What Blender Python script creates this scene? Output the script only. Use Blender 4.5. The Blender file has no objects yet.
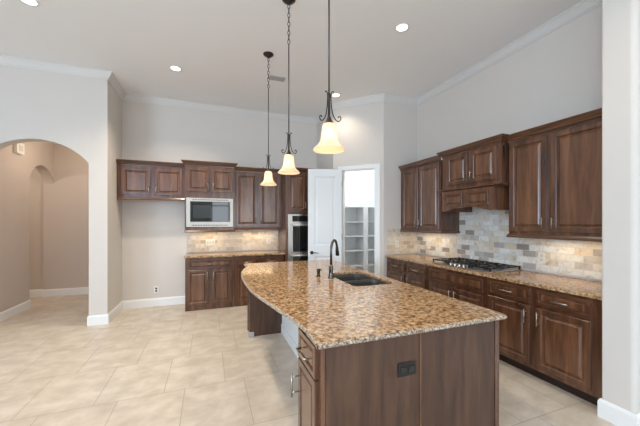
import bpy, bmesh, math, random
from mathutils import Vector, Matrix

# ------------------------------------------------------------------ camera, world, lights, exposure
SC = bpy.context.scene
COL = SC.collection
SC.view_settings.view_transform = 'Standard'
SC.view_settings.look = 'None'
SC.view_settings.exposure = 0.2
SC.view_settings.gamma = 1.0
SC.view_settings.use_curve_mapping = False
SC.cycles.use_denoising = True
SC.cycles.max_bounces = 10
SC.cycles.diffuse_bounces = 6

H = 1.49
THETA = math.atan(111 / 295)
cam_d = bpy.data.cameras.new('camera')
cam_d.sensor_fit = 'HORIZONTAL'
cam_d.sensor_width = 36
cam_d.lens = 36 * 295 / 640
cam_d.shift_y = 8.5 / 640
cam_d.clip_start = 0.05
cam = bpy.data.objects.new('camera', cam_d)
COL.objects.link(cam)
cam.location = (0, 0, H)
cam.rotation_euler = (math.pi / 2, 0, -THETA)
SC.camera = cam

world = bpy.data.worlds.new('world')
SC.world = world
world.use_nodes = True
bg = world.node_tree.nodes['Background']
bg.inputs['Color'].default_value = (0.66, 0.80, 1.0, 1)
bg.inputs['Strength'].default_value = 1.5


def area(name, loc, size, target, power, color, size_y=None, spread=180):
    d = bpy.data.lights.new(name, 'AREA')
    d.energy = power
    d.color = color
    d.size = size
    if size_y:
        d.shape = 'RECTANGLE'
        d.size_y = size_y
    d.spread = math.radians(spread)
    o = bpy.data.objects.new(name, d)
    COL.objects.link(o)
    o.location = loc
    v = Vector(target) - Vector(loc)
    o.rotation_euler = v.to_track_quat('-Z', 'Y').to_euler()
    return o


# daylight entering through the windows of the living side (behind and left of the viewer)
area('daylight_rear', (1.75, -4.75, 1.8), 3.3, (1.75, 0, 4.2), 85, (0.88, 0.94, 1.0), 2.6)
area('daylight_rear', (-3.3, -4.75, 1.8), 3.0, (-3.3, 0, 4.2), 75, (0.55, 0.72, 1.0), 2.6)
area('daylight_left', (-6.25, -2.5, 2.1), 3.5, (0, -0.6, 4.0), 380, (0.62, 0.80, 1.0), 2.3)
area('daylight_right', (5.25, -1.8, 1.75), 2.6, (0, -1.5, 1.6), 20, (0.86, 0.93, 1.0), 2.4)

# ------------------------------------------------------------------ materials
MATS = {}


def new_mat(name):
    m = bpy.data.materials.new(name)
    m.use_nodes = True
    nt = m.node_tree
    b = nt.nodes['Principled BSDF']
    MATS[name] = m
    return m, nt, b


def srgb(r, g, b):
    f = lambda c: (c / 255 / 12.92) if c / 255 <= 0.04045 else ((c / 255 + 0.055) / 1.055) ** 2.4
    return (f(r), f(g), f(b), 1)


def plain(name, color, rough=0.5, metal=0.0, coat=0.0, noise=0.0, nscale=20.0, bump=0.0):
    m, nt, b = new_mat(name)
    b.inputs['Roughness'].default_value = rough
    b.inputs['Metallic'].default_value = metal
    b.inputs['Coat Weight'].default_value = coat
    tc = nt.nodes.new('ShaderNodeTexCoord')
    nz = nt.nodes.new('ShaderNodeTexNoise')
    nz.inputs['Scale'].default_value = nscale
    nt.links.new(tc.outputs['Object'], nz.inputs['Vector'])
    mx = nt.nodes.new('ShaderNodeMixRGB')
    mx.inputs['Color1'].default_value = color
    mx.inputs['Color2'].default_value = tuple(c * (1 - noise) for c in color[:3]) + (1,)
    nt.links.new(nz.outputs['Fac'], mx.inputs['Fac'])
    nt.links.new(mx.outputs['Color'], b.inputs['Base Color'])
    if bump:
        bp = nt.nodes.new('ShaderNodeBump')
        bp.inputs['Strength'].default_value = bump
        bp.inputs['Distance'].default_value = 0.002
        nt.links.new(nz.outputs['Fac'], bp.inputs['Height'])
        nt.links.new(bp.outputs['Normal'], b.inputs['Normal'])
    return m


def ramp(nt, stops, interp='LINEAR'):
    r = nt.nodes.new('ShaderNodeValToRGB')
    cr = r.color_ramp
    cr.interpolation = interp
    while len(cr.elements) < len(stops):
        cr.elements.new(0.5)
    for e, (p, c) in zip(cr.elements, stops):
        e.position = p
        e.color = c
    return r


def mapping(nt, scale=(1, 1, 1), loc=(0, 0, 0), rot=(0, 0, 0)):
    tc = nt.nodes.new('ShaderNodeTexCoord')
    mp = nt.nodes.new('ShaderNodeMapping')
    mp.inputs['Scale'].default_value = scale
    mp.inputs['Location'].default_value = loc
    mp.inputs['Rotation'].default_value = rot
    nt.links.new(tc.outputs['Object'], mp.inputs['Vector'])
    return mp


WALL = plain('wall_paint', srgb(212, 206, 199), 0.75, noise=0.03, nscale=3, bump=0.05)
CEIL = plain('ceiling_paint', srgb(240, 241, 242), 0.85, noise=0.02, nscale=3)
TRIM = plain('trim_paint', srgb(232, 233, 232), 0.35)
CROWN = plain('crown_paint', srgb(216, 214, 211), 0.5)
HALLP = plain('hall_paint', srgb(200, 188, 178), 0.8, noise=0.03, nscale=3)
WHITE = plain('white_paint', srgb(228, 232, 233), 0.4)
SHELFW = plain('shelf_paint', srgb(222, 222, 222), 0.5)
PLATE = plain('plate_plastic', srgb(228, 226, 218), 0.35)
DARK = plain('dark_void', srgb(14, 12, 12), 0.6)
STEEL = plain('brushed_steel', srgb(196, 192, 186), 0.28, 1.0, noise=0.1, nscale=60)
NICKEL = plain('brushed_nickel', srgb(176, 170, 160), 0.3, 1.0)
GREYNICKEL = plain('dark_nickel', srgb(98, 94, 92), 0.3, 1.0)
SATIN = plain('satin_steel', srgb(184, 178, 168), 0.38, 1.0)
BRONZE = plain('dark_bronze', srgb(62, 56, 52), 0.38, 0.8)
IRON = plain('cast_iron', srgb(26, 26, 28), 0.45)
SINKM = plain('sink_composite', srgb(74, 71, 67), 0.35, noise=0.3, nscale=120)
BLACKGLASS = plain('black_glass', srgb(18, 20, 22), 0.04, coat=0.5)
GRAYGLASS = plain('grey_glass', srgb(58, 64, 66), 0.06)
BLACKPL = plain('bronze_plastic', srgb(24, 22, 21), 0.45)
VENTM = plain('vent_paint', srgb(176, 172, 170), 0.5)
CARPET = plain('outside_ground', srgb(90, 110, 70), 0.9, noise=0.4, nscale=4)


def wood(name, c_dark, c_mid, c_light, rough=0.3, coat=0.35, axis='z'):
    m, nt, b = new_mat(name)
    sc = {'z': (9, 9, 0.9), 'x': (0.9, 9, 9)}[axis]
    mp = mapping(nt, sc)
    n1 = nt.nodes.new('ShaderNodeTexNoise')
    n1.inputs['Scale'].default_value = 1.6
    n1.inputs['Detail'].default_value = 8
    n1.inputs['Roughness'].default_value = 0.62
    n1.inputs['Distortion'].default_value = 0.5
    nt.links.new(mp.outputs['Vector'], n1.inputs['Vector'])
    r = ramp(nt, [(0.25, c_dark), (0.5, c_mid), (0.78, c_light)])
    nt.links.new(n1.outputs['Fac'], r.inputs['Fac'])
    nt.links.new(r.outputs['Color'], b.inputs['Base Color'])
    b.inputs['Roughness'].default_value = rough
    b.inputs['Coat Weight'].default_value = coat
    b.inputs['Coat Roughness'].default_value = 0.2
    return m


WOOD = wood('walnut_stain', srgb(48, 28, 17), srgb(88, 55, 36), srgb(122, 82, 56), 0.27, 0.6)
WOODH = wood('walnut_stain_across', srgb(48, 28, 17), srgb(88, 55, 36), srgb(122, 82, 56), 0.27, 0.6, 'x')
WOODP = wood('walnut_panel', srgb(60, 36, 22), srgb(99, 64, 42), srgb(132, 91, 64), 0.27, 0.6)
WOODISL = wood('walnut_island_panel', srgb(48, 31, 21), srgb(76, 51, 36), srgb(102, 73, 53), 0.5, 0.08)
TOE = plain('toe_kick_stain', srgb(40, 24, 18), 0.5)


def granite():
    m, nt, b = new_mat('granite')
    mp = mapping(nt)
    n0 = nt.nodes.new('ShaderNodeTexNoise')
    n0.inputs['Scale'].default_value = 33
    n0.inputs['Detail'].default_value = 5
    n0.inputs['Roughness'].default_value = 0.65
    nt.links.new(mp.outputs['Vector'], n0.inputs['Vector'])
    r0 = ramp(nt, [(0.36, srgb(52, 38, 28)), (0.43, srgb(104, 72, 46)), (0.49, srgb(164, 124, 82)), (0.56, srgb(192, 158, 116)), (0.66, srgb(214, 194, 164))])
    nt.links.new(n0.outputs['Fac'], r0.inputs['Fac'])
    v = nt.nodes.new('ShaderNodeTexVoronoi')
    v.inputs['Scale'].default_value = 105
    nt.links.new(mp.outputs['Vector'], v.inputs['Vector'])
    sep = nt.nodes.new('ShaderNodeSeparateColor')
    nt.links.new(v.outputs['Color'], sep.inputs['Color'])
    r1 = ramp(nt, [(0.0, srgb(72, 54, 40)), (0.10, srgb(122, 88, 60)), (0.30, srgb(176, 136, 92)), (0.62, srgb(202, 164, 120)), (0.86, srgb(214, 196, 172))], 'CONSTANT')
    nt.links.new(sep.outputs['Red'], r1.inputs['Fac'])
    mx = nt.nodes.new('ShaderNodeMixRGB')
    mx.inputs['Fac'].default_value = 0.36
    nt.links.new(r0.outputs['Color'], mx.inputs['Color1'])
    nt.links.new(r1.outputs['Color'], mx.inputs['Color2'])
    nt.links.new(mx.outputs['Color'], b.inputs['Base Color'])
    b.inputs['Roughness'].default_value = 0.11
    return m


GRANITE = granite()


def chiseled():
    m, nt, b = new_mat('granite_rough_edge')
    mp = mapping(nt)
    n0 = nt.nodes.new('ShaderNodeTexNoise')
    n0.inputs['Scale'].default_value = 75
    n0.inputs['Detail'].default_value = 4
    nt.links.new(mp.outputs['Vector'], n0.inputs['Vector'])
    r0 = ramp(nt, [(0.32, srgb(60, 48, 40)), (0.45, srgb(130, 110, 90)), (0.56, srgb(176, 162, 142)), (0.7, srgb(206, 198, 184))])
    nt.links.new(n0.outputs['Fac'], r0.inputs['Fac'])
    nt.links.new(r0.outputs['Color'], b.inputs['Base Color'])
    bp = nt.nodes.new('ShaderNodeBump')
    bp.inputs['Strength'].default_value = 0.8
    bp.inputs['Distance'].default_value = 0.006
    nt.links.new(n0.outputs['Fac'], bp.inputs['Height'])
    nt.links.new(bp.outputs['Normal'], b.inputs['Normal'])
    b.inputs['Roughness'].default_value = 0.3
    return m


EDGE = chiseled()


def floor_mat():
    m, nt, b = new_mat('floor_tile')
    mp = mapping(nt, loc=(0.20, -0.16, 0))
    br = nt.nodes.new('ShaderNodeTexBrick')
    br.offset = 0.33
    br.offset_frequency = 2
    br.inputs['Scale'].default_value = 1.0
    br.inputs['Brick Width'].default_value = 0.51
    br.inputs['Row Height'].default_value = 0.68
    br.inputs['Mortar Size'].default_value = 0.003
    br.inputs['Mortar Smooth'].default_value = 0.3
    br.inputs['Color1'].default_value = (0, 0, 0, 1)
    br.inputs['Color2'].default_value = (1, 1, 1, 1)
    br.inputs['Mortar'].default_value = (0.5, 0.5, 0.5, 1)
    nt.links.new(mp.outputs['Vector'], br.inputs['Vector'])
    r = ramp(nt, [(0, srgb(201, 188, 172)), (1, srgb(208, 197, 182))])
    nt.links.new(br.outputs['Color'], r.inputs['Fac'])
    n = nt.nodes.new('ShaderNodeTexNoise')
    n.inputs['Scale'].default_value = 4.6
    n.inputs['Detail'].default_value = 7
    n.inputs['Roughness'].default_value = 0.62
    n.inputs['Distortion'].default_value = 0.25
    mp2 = mapping(nt, (1, 1.25, 1))
    nt.links.new(mp2.outputs['Vector'], n.inputs['Vector'])
    rn = ramp(nt, [(0.34, srgb(172, 158, 141)), (0.5, srgb(203, 191, 175)), (0.64, srgb(228, 219, 206))])
    nt.links.new(n.outputs['Fac'], rn.inputs['Fac'])
    mx = nt.nodes.new('ShaderNodeMixRGB')
    mx.inputs['Fac'].default_value = 0.42
    nt.links.new(r.outputs['Color'], mx.inputs['Color1'])
    nt.links.new(rn.outputs['Color'], mx.inputs['Color2'])
    mg = nt.nodes.new('ShaderNodeMixRGB')
    mg.inputs['Color2'].default_value = srgb(166, 152, 135)
    nt.links.new(br.outputs['Fac'], mg.inputs['Fac'])
    nt.links.new(mx.outputs['Color'], mg.inputs['Color1'])
    nt.links.new(mg.outputs['Color'], b.inputs['Base Color'])
    b.inputs['Roughness'].default_value = 0.36
    return m


FLOORM = floor_mat()


def tile_mat(name, axis, palette):
    """marble brick tile on an upright wall; axis 'x' = wall runs along x, 'y' = along y"""
    m, nt, b = new_mat(name)
    tc = nt.nodes.new('ShaderNodeTexCoord')
    sp = nt.nodes.new('ShaderNodeSeparateXYZ')
    nt.links.new(tc.outputs['Object'], sp.inputs['Vector'])
    cb = nt.nodes.new('ShaderNodeCombineXYZ')
    nt.links.new(sp.outputs['X' if axis == 'x' else 'Y'], cb.inputs['X'])
    nt.links.new(sp.outputs['Z'], cb.inputs['Y'])
    br = nt.nodes.new('ShaderNodeTexBrick')
    br.offset = 0.5
    br.inputs['Scale'].default_value = 1.0
    br.inputs['Brick Width'].default_value = 0.152
    br.inputs['Row Height'].default_value = 0.072
    br.inputs['Mortar Size'].default_value = 0.003
    br.inputs['Mortar Smooth'].default_value = 0.2
    br.inputs['Bias'].default_value = 0.0
    br.inputs['Color1'].default_value = (0, 0, 0, 1)
    br.inputs['Color2'].default_value = (1, 1, 1, 1)
    nt.links.new(cb.outputs['Vector'], br.inputs['Vector'])
    r = ramp(nt, palette)
    nt.links.new(br.outputs['Color'], r.inputs['Fac'])
    n = nt.nodes.new('ShaderNodeTexNoise')
    n.inputs['Scale'].default_value = 16
    n.inputs['Detail'].default_value = 6
    n.inputs['Distortion'].default_value = 1.0
    nt.links.new(tc.outputs['Object'], n.inputs['Vector'])
    rn = ramp(nt, [(0.3, srgb(150, 140, 130)), (0.42, srgb(222, 217, 208)), (0.6, srgb(243, 242, 240))])
    nt.links.new(n.outputs['Fac'], rn.inputs['Fac'])
    mu = nt.nodes.new('ShaderNodeMixRGB')
    mu.blend_type = 'MULTIPLY'
    mu.inputs['Fac'].default_value = 0.55
    nt.links.new(r.outputs['Color'], mu.inputs['Color1'])
    nt.links.new(rn.outputs['Color'], mu.inputs['Color2'])
    mg = nt.nodes.new('ShaderNodeMixRGB')
    mg.inputs['Color2'].default_value = srgb(212, 206, 194)
    nt.links.new(br.outputs['Fac'], mg.inputs['Fac'])
    nt.links.new(mu.outputs['Color'], mg.inputs['Color1'])
    nt.links.new(mg.outputs['Color'], b.inputs['Base Color'])
    b.inputs['Roughness'].default_value = 0.4
    bp = nt.nodes.new('ShaderNodeBump')
    bp.inputs['Strength'].default_value = 0.4
    bp.inputs['Distance'].default_value = 0.003
    bp.invert = True
    nt.links.new(br.outputs['Fac'], bp.inputs['Height'])
    nt.links.new(bp.outputs['Normal'], b.inputs['Normal'])
    return m


PAL_COOL = [(0.0, srgb(156, 148, 143)), (0.14, srgb(196, 191, 187)), (0.22, srgb(226, 226, 222)), (0.6, srgb(242, 243, 242)), (0.85, srgb(222, 208, 186)), (1.0, srgb(247, 248, 247))]
PAL_LAMPLIT = [(0.0, srgb(186, 168, 146)), (0.12, srgb(214, 200, 180)), (0.5, srgb(226, 214, 196)), (1.0, srgb(236, 228, 214))]  # right wall's tile again, with warm lamp light put into its colours
TILE_Y = tile_mat('marble_tile_right', 'y', PAL_COOL)
TILE_X = tile_mat('marble_tile_back_lamplit', 'x', PAL_LAMPLIT)


def emissive(name, color, strength, base=(1, 1, 1, 1)):
    m, nt, b = new_mat(name)
    b.inputs['Base Color'].default_value = base
    b.inputs['Emission Color'].default_value = color
    b.inputs['Emission Strength'].default_value = strength
    b.inputs['Roughness'].default_value = 0.4
    return m


CANLENS = emissive('lamp_lens', (1.0, 0.9, 0.74, 1), 5.0)
BULB = emissive('bulb_glow', (1.0, 0.86, 0.62, 1), 14.0)


def shade_glass():
    m, nt, b = new_mat('alabaster_glass')
    b.inputs['Base Color'].default_value = srgb(230, 208, 178)
    b.inputs['Roughness'].default_value = 0.25
    b.inputs['Emission Color'].default_value = (1.0, 0.85, 0.66, 1)
    b.inputs['Emission Strength'].default_value = 0.12
    tr = nt.nodes.new('ShaderNodeBsdfTranslucent')
    tr.inputs['Color'].default_value = (1.0, 0.90, 0.76, 1)
    mx = nt.nodes.new('ShaderNodeMixShader')
    mx.inputs['Fac'].default_value = 0.4
    out = nt.nodes['Material Output']
    nt.links.new(b.outputs['BSDF'], mx.inputs[1])
    nt.links.new(tr.outputs['BSDF'], mx.inputs[2])
    nt.links.new(mx.outputs['Shader'], out.inputs['Surface'])
    return m


SHADE = shade_glass()

# ------------------------------------------------------------------ mesh helpers


class MB:
    def __init__(self):
        self.bm = bmesh.new()

    def box(self, x0, x1, y0, y1, z0, z1):
        vs = [self.bm.verts.new((x, y, z)) for x in (x0, x1) for y in (y0, y1) for z in (z0, z1)]
        for f in ((0, 1, 3, 2), (4, 6, 7, 5), (0, 4, 5, 1), (2, 3, 7, 6), (0, 2, 6, 4), (1, 5, 7, 3)):
            self.bm.faces.new([vs[i] for i in f])
        return self

    def prism(self, pts, a0, a1, plane='xy'):
        """extrude polygon pts; plane xy -> z from a0 to a1; xz -> y; yz -> x"""
        mk = {'xy': lambda p, a: (p[0], p[1], a), 'xz': lambda p, a: (p[0], a, p[1]), 'yz': lambda p, a: (a, p[0], p[1])}[plane]
        lo = [self.bm.verts.new(mk(p, a0)) for p in pts]
        hi = [self.bm.verts.new(mk(p, a1)) for p in pts]
        n = len(pts)
        self.bm.faces.new(lo)
        self.bm.faces.new(hi[::-1])
        for i in range(n):
            self.bm.faces.new([lo[i], hi[i], hi[(i + 1) % n], lo[(i + 1) % n]])
        return self

    def lathe(self, profile, c=(0, 0, 0), seg=32, cap=False):
        rings = []
        for r, z in profile:
            rings.append([self.bm.verts.new((c[0] + r * math.cos(2 * math.pi * k / seg), c[1] + r * math.sin(2 * math.pi * k / seg), c[2] + z)) for k in range(seg)])
        for a, b in zip(rings, rings[1:]):
            for k in range(seg):
                self.bm.faces.new([a[k], a[(k + 1) % seg], b[(k + 1) % seg], b[k]])
        if cap:
            self.bm.faces.new(rings[0][::-1])
            self.bm.faces.new(rings[-1])
        return self

    def tube(self, pts, r, seg=8, cap=True):
        pts = [Vector(p) for p in pts]
        rr = r if isinstance(r, (list, tuple)) else [r] * len(pts)
        rings = []
        prev = None
        for i, p in enumerate(pts):
            if i == 0:
                t = pts[1] - pts[0]
            elif i == len(pts) - 1:
                t = pts[-1] - pts[-2]
            else:
                t = (pts[i + 1] - p).normalized() + (p - pts[i - 1]).normalized()
            t.normalize()
            if prev is None:
                up = Vector((0, 0, 1)) if abs(t.z) < 0.9 else Vector((1, 0, 0))
                u = t.cross(up).normalized()
            else:
                u = (prev - t * prev.dot(t)).normalized()
            prev = u
            w = t.cross(u)
            rings.append([self.bm.verts.new(p + (u * math.cos(2 * math.pi * k / seg) + w * math.sin(2 * math.pi * k / seg)) * rr[i]) for k in range(seg)])
        for a, b in zip(rings, rings[1:]):
            for k in range(seg):
                self.bm.faces.new([a[k], a[(k + 1) % seg], b[(k + 1) % seg], b[k]])
        if cap:
            self.bm.faces.new(rings[0][::-1])
            self.bm.faces.new(rings[-1])
        return self

    def sweep(self, path, prof, z0=0.0):
        """closed profile [(outward, z)] swept with mitres along an open xy path; outward = right-hand side"""
        n = len(path)
        rings = []
        nor = []
        for i in range(n - 1):
            dx, dy = path[i + 1][0] - path[i][0], path[i + 1][1] - path[i][1]
            l = math.hypot(dx, dy)
            nor.append((dy / l, -dx / l))
        for i in range(n):
            if i == 0:
                m = nor[0]
            elif i == n - 1:
                m = nor[-1]
            else:
                a, b = nor[i - 1], nor[i]
                k = 1 + a[0] * b[0] + a[1] * b[1]
                m = ((a[0] + b[0]) / k, (a[1] + b[1]) / k)
            rings.append([self.bm.verts.new((path[i][0] + m[0] * o, path[i][1] + m[1] * o, z0 + z)) for o, z in prof])
        k = len(prof)
        for a, b in zip(rings, rings[1:]):
            for j in range(k):
                self.bm.faces.new([a[j], a[(j + 1) % k], b[(j + 1) % k], b[j]])
        self.bm.faces.new(rings[0])
        self.bm.faces.new(rings[-1][::-1])
        return self

    def build(self, name, mat, parent=None, bevel=0.0, smooth=False, loc=None, seg=2):
        bmesh.ops.recalc_face_normals(self.bm, faces=self.bm.faces)
        me = bpy.data.meshes.new(name)
        self.bm.to_mesh(me)
        self.bm.free()
        if smooth:
            for p in me.polygons:
                p.use_smooth = True
        me.materials.append(mat)
        o = bpy.data.objects.new(name, me)
        COL.objects.link(o)
        if parent:
            o.parent = parent
        if loc:
            o.location = loc
        if bevel:
            b = o.modifiers.new('bevel', 'BEVEL')
            b.width = bevel
            b.segments = seg
            b.limit_method = 'ANGLE'
            b.angle_limit = math.radians(40)
        return o


def tag(o, label=None, cat=None, group=None, kind=None):
    if label:
        o['label'] = label
    if cat:
        o['category'] = cat
    if group:
        o['group'] = group
    if kind:
        o['kind'] = kind
    return o


def thing(name, label, cat, loc=(0, 0, 0), rz=0.0, group=None):
    o = bpy.data.objects.new(name, None)
    COL.objects.link(o)
    o.empty_display_size = 0.1
    o.location = loc
    o.rotation_euler = (0, 0, rz)
    return tag(o, label, cat, group)


def structure(o, label=None):
    return tag(o, label, None, None, 'structure')


# ------------------------------------------------------------------ room shell
CZ = 3.65
LX, LY = -1.385, 5.115      # outside corner of the arched wall
BY = 5.885                  # back wall
PX, PY = 2.14, 5.0          # start of the diagonal pantry wall
QX, QY = 2.80, 4.345        # end of the diagonal pantry wall
RX = 3.50                   # right wall
SX, SY0, SY1 = 2.80, 1.155, 1.35   # stub wall at the right
XW, YS, XE = -6.0, -4.5, 5.0

structure(MB().box(XW - .2, XE + .2, YS - .2, 9.2, -0.1, 0).build('floor', FLOORM), 'beige stone-look tile floor with thin grout lines')
structure(MB().box(XW - .2, XE + .2, YS - .2, 6.05, CZ, CZ + .1).build('ceiling', CEIL), 'tall flat greige painted ceiling')

# arched wall on the left
R_ARCH, AX, ATOP, AHALF = 0.74, -2.2, 2.615, 0.59


def arch_pts(c, top, R, half, n=24):
    a = math.asin(half / R)
    return [(c + R * math.sin(-a + 2 * a * k / n), top - R + R * math.cos(-a + 2 * a * k / n)) for k in range(n + 1)]


ap = arch_pts(AX, ATOP, R_ARCH, AHALF)
outline = [(XW, 0), (AX - AHALF, 0)] + ap + [(AX + AHALF + 0.0, 0), (LX, 0), (LX, CZ), (XW, CZ)]
structure(MB().prism(outline, LY, LY + .16, 'xz').build('wall_left', WALL), 'greige wall with a wide arched opening')
structure(MB().box(LX - .015, LX, LY + .16, BY, 0, CZ).build('wall_return', WALL), 'narrow wall return between arch wall and back wall')
structure(MB().box(LX - .015, PX + .1, BY, BY + .12, 0, CZ).build('wall_back', WALL), 'greige wall behind the far cabinets')
structure(MB().box(PX, PX + .1, PY + .0, BY, 0, CZ).build('wall_pantry_side', WALL), 'short side of the pantry beside the tall oven cabinet')

# diagonal pantry wall with door opening
dl = math.hypot(QX - PX, QY - PY)
dux, duy = (QX - PX) / dl, (QY - PY) / dl


def diag_t(x, y):
    return (x - PX) * dux + (y - PY) * duy


t0, t1, dh = 0.185, 0.785, 2.42
diag_rot = math.atan2(duy, dux)
o = MB().prism([(0, 0), (t0, 0), (t0, dh), (t1, dh), (t1, 0), (dl, 0), (dl, CZ), (0, CZ)], 0, 0.09, 'xz').build('wall_pantry_front', WALL, loc=(PX, PY, 0))
o.rotation_euler.z = diag_rot
structure(o, 'diagonal corner wall holding the pantry doorway')
structure(MB().box(QX, RX + .9, QY, QY + .12, 0, CZ).build('wall_pantry_right', WALL), 'narrow wall between pantry and right-hand cabinets')
structure(MB().box(RX, RX + .12, SY1, QY, 0, CZ).build('wall_right', WALL), 'tall pale wall above the cooktop run')
structure(MB().prism([(SX + .02, SY0), (XE, SY0), (XE, SY1), (SX, SY1), (SX, SY0 + .02)], 0, CZ, 'xy').build('wall_stub', WALL, bevel=0.012, seg=3), 'white wall end closing the right-hand cabinet run')

# living side of the room, behind the viewer
wr = MB()
wr.box(XW, -4.9, YS - .15, YS, 0, CZ).box(-1.7, .1, YS - .15, YS, 0, CZ).box(3.4, XE, YS - .15, YS, 0, CZ)
for x0, x1 in ((-4.9, -1.7), (.1, 3.4)):
    wr.box(x0, x1, YS - .15, YS, 0, .45).box(x0, x1, YS - .15, YS, 3.1, CZ)
structure(wr.build('wall_rear', WALL))
wl = MB()
wl.box(XW - .15, XW, YS, -4.2, 0, CZ).box(XW - .15, XW, -.8, LY + .16, 0, CZ).box(XW - .15, XW, -4.2, -.8, 0, .9).box(XW - .15, XW, -4.2, -.8, 3.3, CZ)
structure(wl.build('wall_far_left', WALL))
we = MB()
we.box(XE, XE + .15, YS, -3.2, 0, CZ).box(XE, XE + .15, -.4, SY0, 0, CZ).box(XE, XE + .15, -3.2, -.4, 0, .5).box(XE, XE + .15, -3.2, -.4, 3.0, CZ)
structure(we.build('wall_far_right', WALL))
for nm, x0, x1 in (('window_1', .1, 3.4), ('window_2', -4.9, -1.7)):
    w = MB()
    for k in range(5):
        x = x0 + (x1 - x0 - .05) * k / 4
        w.box(x, x + .05, YS - .1, YS - .04, .45, 3.1)
    for z in (.45, 1.35, 2.25, 3.05):
        w.box(x0, x1, YS - .1, YS - .04, z, z + .045)
    structure(w.build(nm, TRIM))
w = MB()
for y in (-4.2, -3.07, -1.95, -.85):
    w.box(XW - .1, XW - .04, y, y + .05, .9, 3.3)
for z in (.9, 2.4, 3.25):
    w.box(XW - .1, XW - .04, -4.2, -.8, z, z + .05)
structure(w.build('window_3', TRIM))
structure(MB().box(-14, 12, -30, YS - .2, -.3, -.1).build('ground', CARPET))

# hallway behind the arch
HX, HY0, HY1, HC = -2.9, 6.53, 7.39, 3.05
ha = arch_pts((HY0 + HY1) / 2, 2.53, 0.465, (HY1 - HY0) / 2 - .0001)
structure(MB().prism([(LY + .16, 0), (HY0, 0)] + ha + [(HY1, 0), (HY1 + .1, 0), (HY1 + .1, HC), (LY + .16, HC)], HX - .17, HX, 'yz').build('wall_hall_left', HALLP), 'hallway side wall with a small arched opening')
structure(MB().box(HX, -1.4, HY1, HY1 + .12, 0, HC).build('wall_hall_back', HALLP), 'end wall of the hallway behind the arch')
structure(MB().box(-5.4, HX - .17, HY1 + .08, HY1 + .2, 0, HC).build('wall_hall_beyond', HALLP), 'wall seen through the small hallway arch')
structure(MB().box(-1.515, -1.4, LY + .16, HY1, 0, HC).build('wall_hall_right', HALLP))
structure(MB().box(-5.5, -5.4, LY + .16, 7.6, 0, HC).build('wall_hall_side', HALLP))
structure(MB().box(-5.5, -1.4, LY + .16, 7.6, HC, HC + .1).build('ceiling_hall', HALLP))
hd = bpy.data.lights.new('hall_lamp', 'POINT')
hd.energy = 17
hd.color = (1.0, 0.87, 0.72)
hd.shadow_soft_size = 0.12
ho = bpy.data.objects.new('hall_lamp', hd)
COL.objects.link(ho)
ho.location = (-2.0, 6.3, 2.75)
hd2 = hd.copy()
hd2.energy = 26
ho2 = bpy.data.objects.new('hall_lamp', hd2)
COL.objects.link(ho2)
ho2.location = (-4.1, 6.4, 2.7)

# pantry closet
PB = 5.885
structure(MB().box(PX + .1, 4.5, PB, PB + .12, 0, CZ).build('wall_pantry_back', WHITE), 'bright white back wall of the pantry')
structure(MB().box(4.4, 4.5, QY + .12, PB, 0, CZ).build('wall_pantry_end', WHITE))
area('pantry_lamp', (2.9, 4.85, 3.4), 0.6, (2.9, 5.1, 0), 27, (0.9, 0.97, 1.0))

# crown moulding and baseboards of the room
CROWN_P = [(0, -.095), (.010, -.095), (.013, -.083), (.024, -.076), (.040, -.050), (.060, -.025), (.065, -.014), (.078, -.010), (.078, 0), (0, 0)]
WALLPATH = [(XW, LY), (LX, LY), (LX, BY), (PX, BY), (PX, PY), (QX, QY), (RX, QY), (RX, SY1), (SX, SY1), (SX, SY0), (XE, SY0)]
structure(MB().sweep(WALLPATH, CROWN_P, CZ).build('trim_1', CROWN), 'pale crown moulding where walls meet the ceiling')
BASE_P = [(0, 0), (.016, 0), (.016, .115), (.012, .13), (.006, .14), (0, .14)]


def baseboard(name, path):
    return structure(MB().sweep(path, BASE_P).build(name, TRIM), 'white painted baseboard')


jx = AX + AHALF
baseboard('baseboard_left', [(jx, LY + .16), (jx, LY), (LX, LY), (LX, BY), (-0.37, BY)])
baseboard('baseboard_far_left', [(XW, LY), (AX - AHALF, LY), (AX - AHALF, LY + .16)])
baseboard('baseboard_right', [(2.93, SY1), (SX, SY1), (SX, SY0), (XE, SY0)])
baseboard('baseboard_hall', [(HX, LY + .16), (HX, HY0), (HX - .17, HY0)])
baseboard('baseboard_hall_back', [(-5.4, HY1 + .08), (HX - .17, HY1 + .08), (HX - .17, HY1), (HX, HY1), (-1.515, HY1), (-1.515, LY + .3)])
baseboard('baseboard_pantry', [(PX + .12, PB), (4.4, PB)])

# pantry doorway casing
cs = MB()
for a0, a1 in ((t0 - .085, t0), (t1, t1 + .085)):
    cs.box(a0, a1, -.018, 0, 0, dh + .065)
cs.box(t0, t1, -.018, 0, dh, dh + .065)
cs.box(t0, t0 + .015, 0, .09, 0, dh).box(t1 - .015, t1, 0, .09, 0, dh).box(t0, t1, 0, .09, dh - .015, dh)
o = cs.build('trim_2', TRIM, loc=(PX, PY, 0), bevel=.003)
o.rotation_euler.z = diag_rot
structure(o, 'white casing around the pantry doorway')

# ------------------------------------------------------------------ pantry door, swung open
hx, hy = PX + dux * (t0 + .01), PY + duy * (t0 + .01)
tx, ty = 1.635, 4.985
hx, hy = hx - .052, hy - .035
dlen = 0.60
drot = math.atan2(ty - hy, tx - hx)
dt = thing('pantry_door', 'white paneled pantry door standing open with a dark lever handle', 'door', (hx, hy, 0.01), drot)
# local: x from hinge to latch, y thickness
DW, DH = dlen, 2.41


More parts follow.
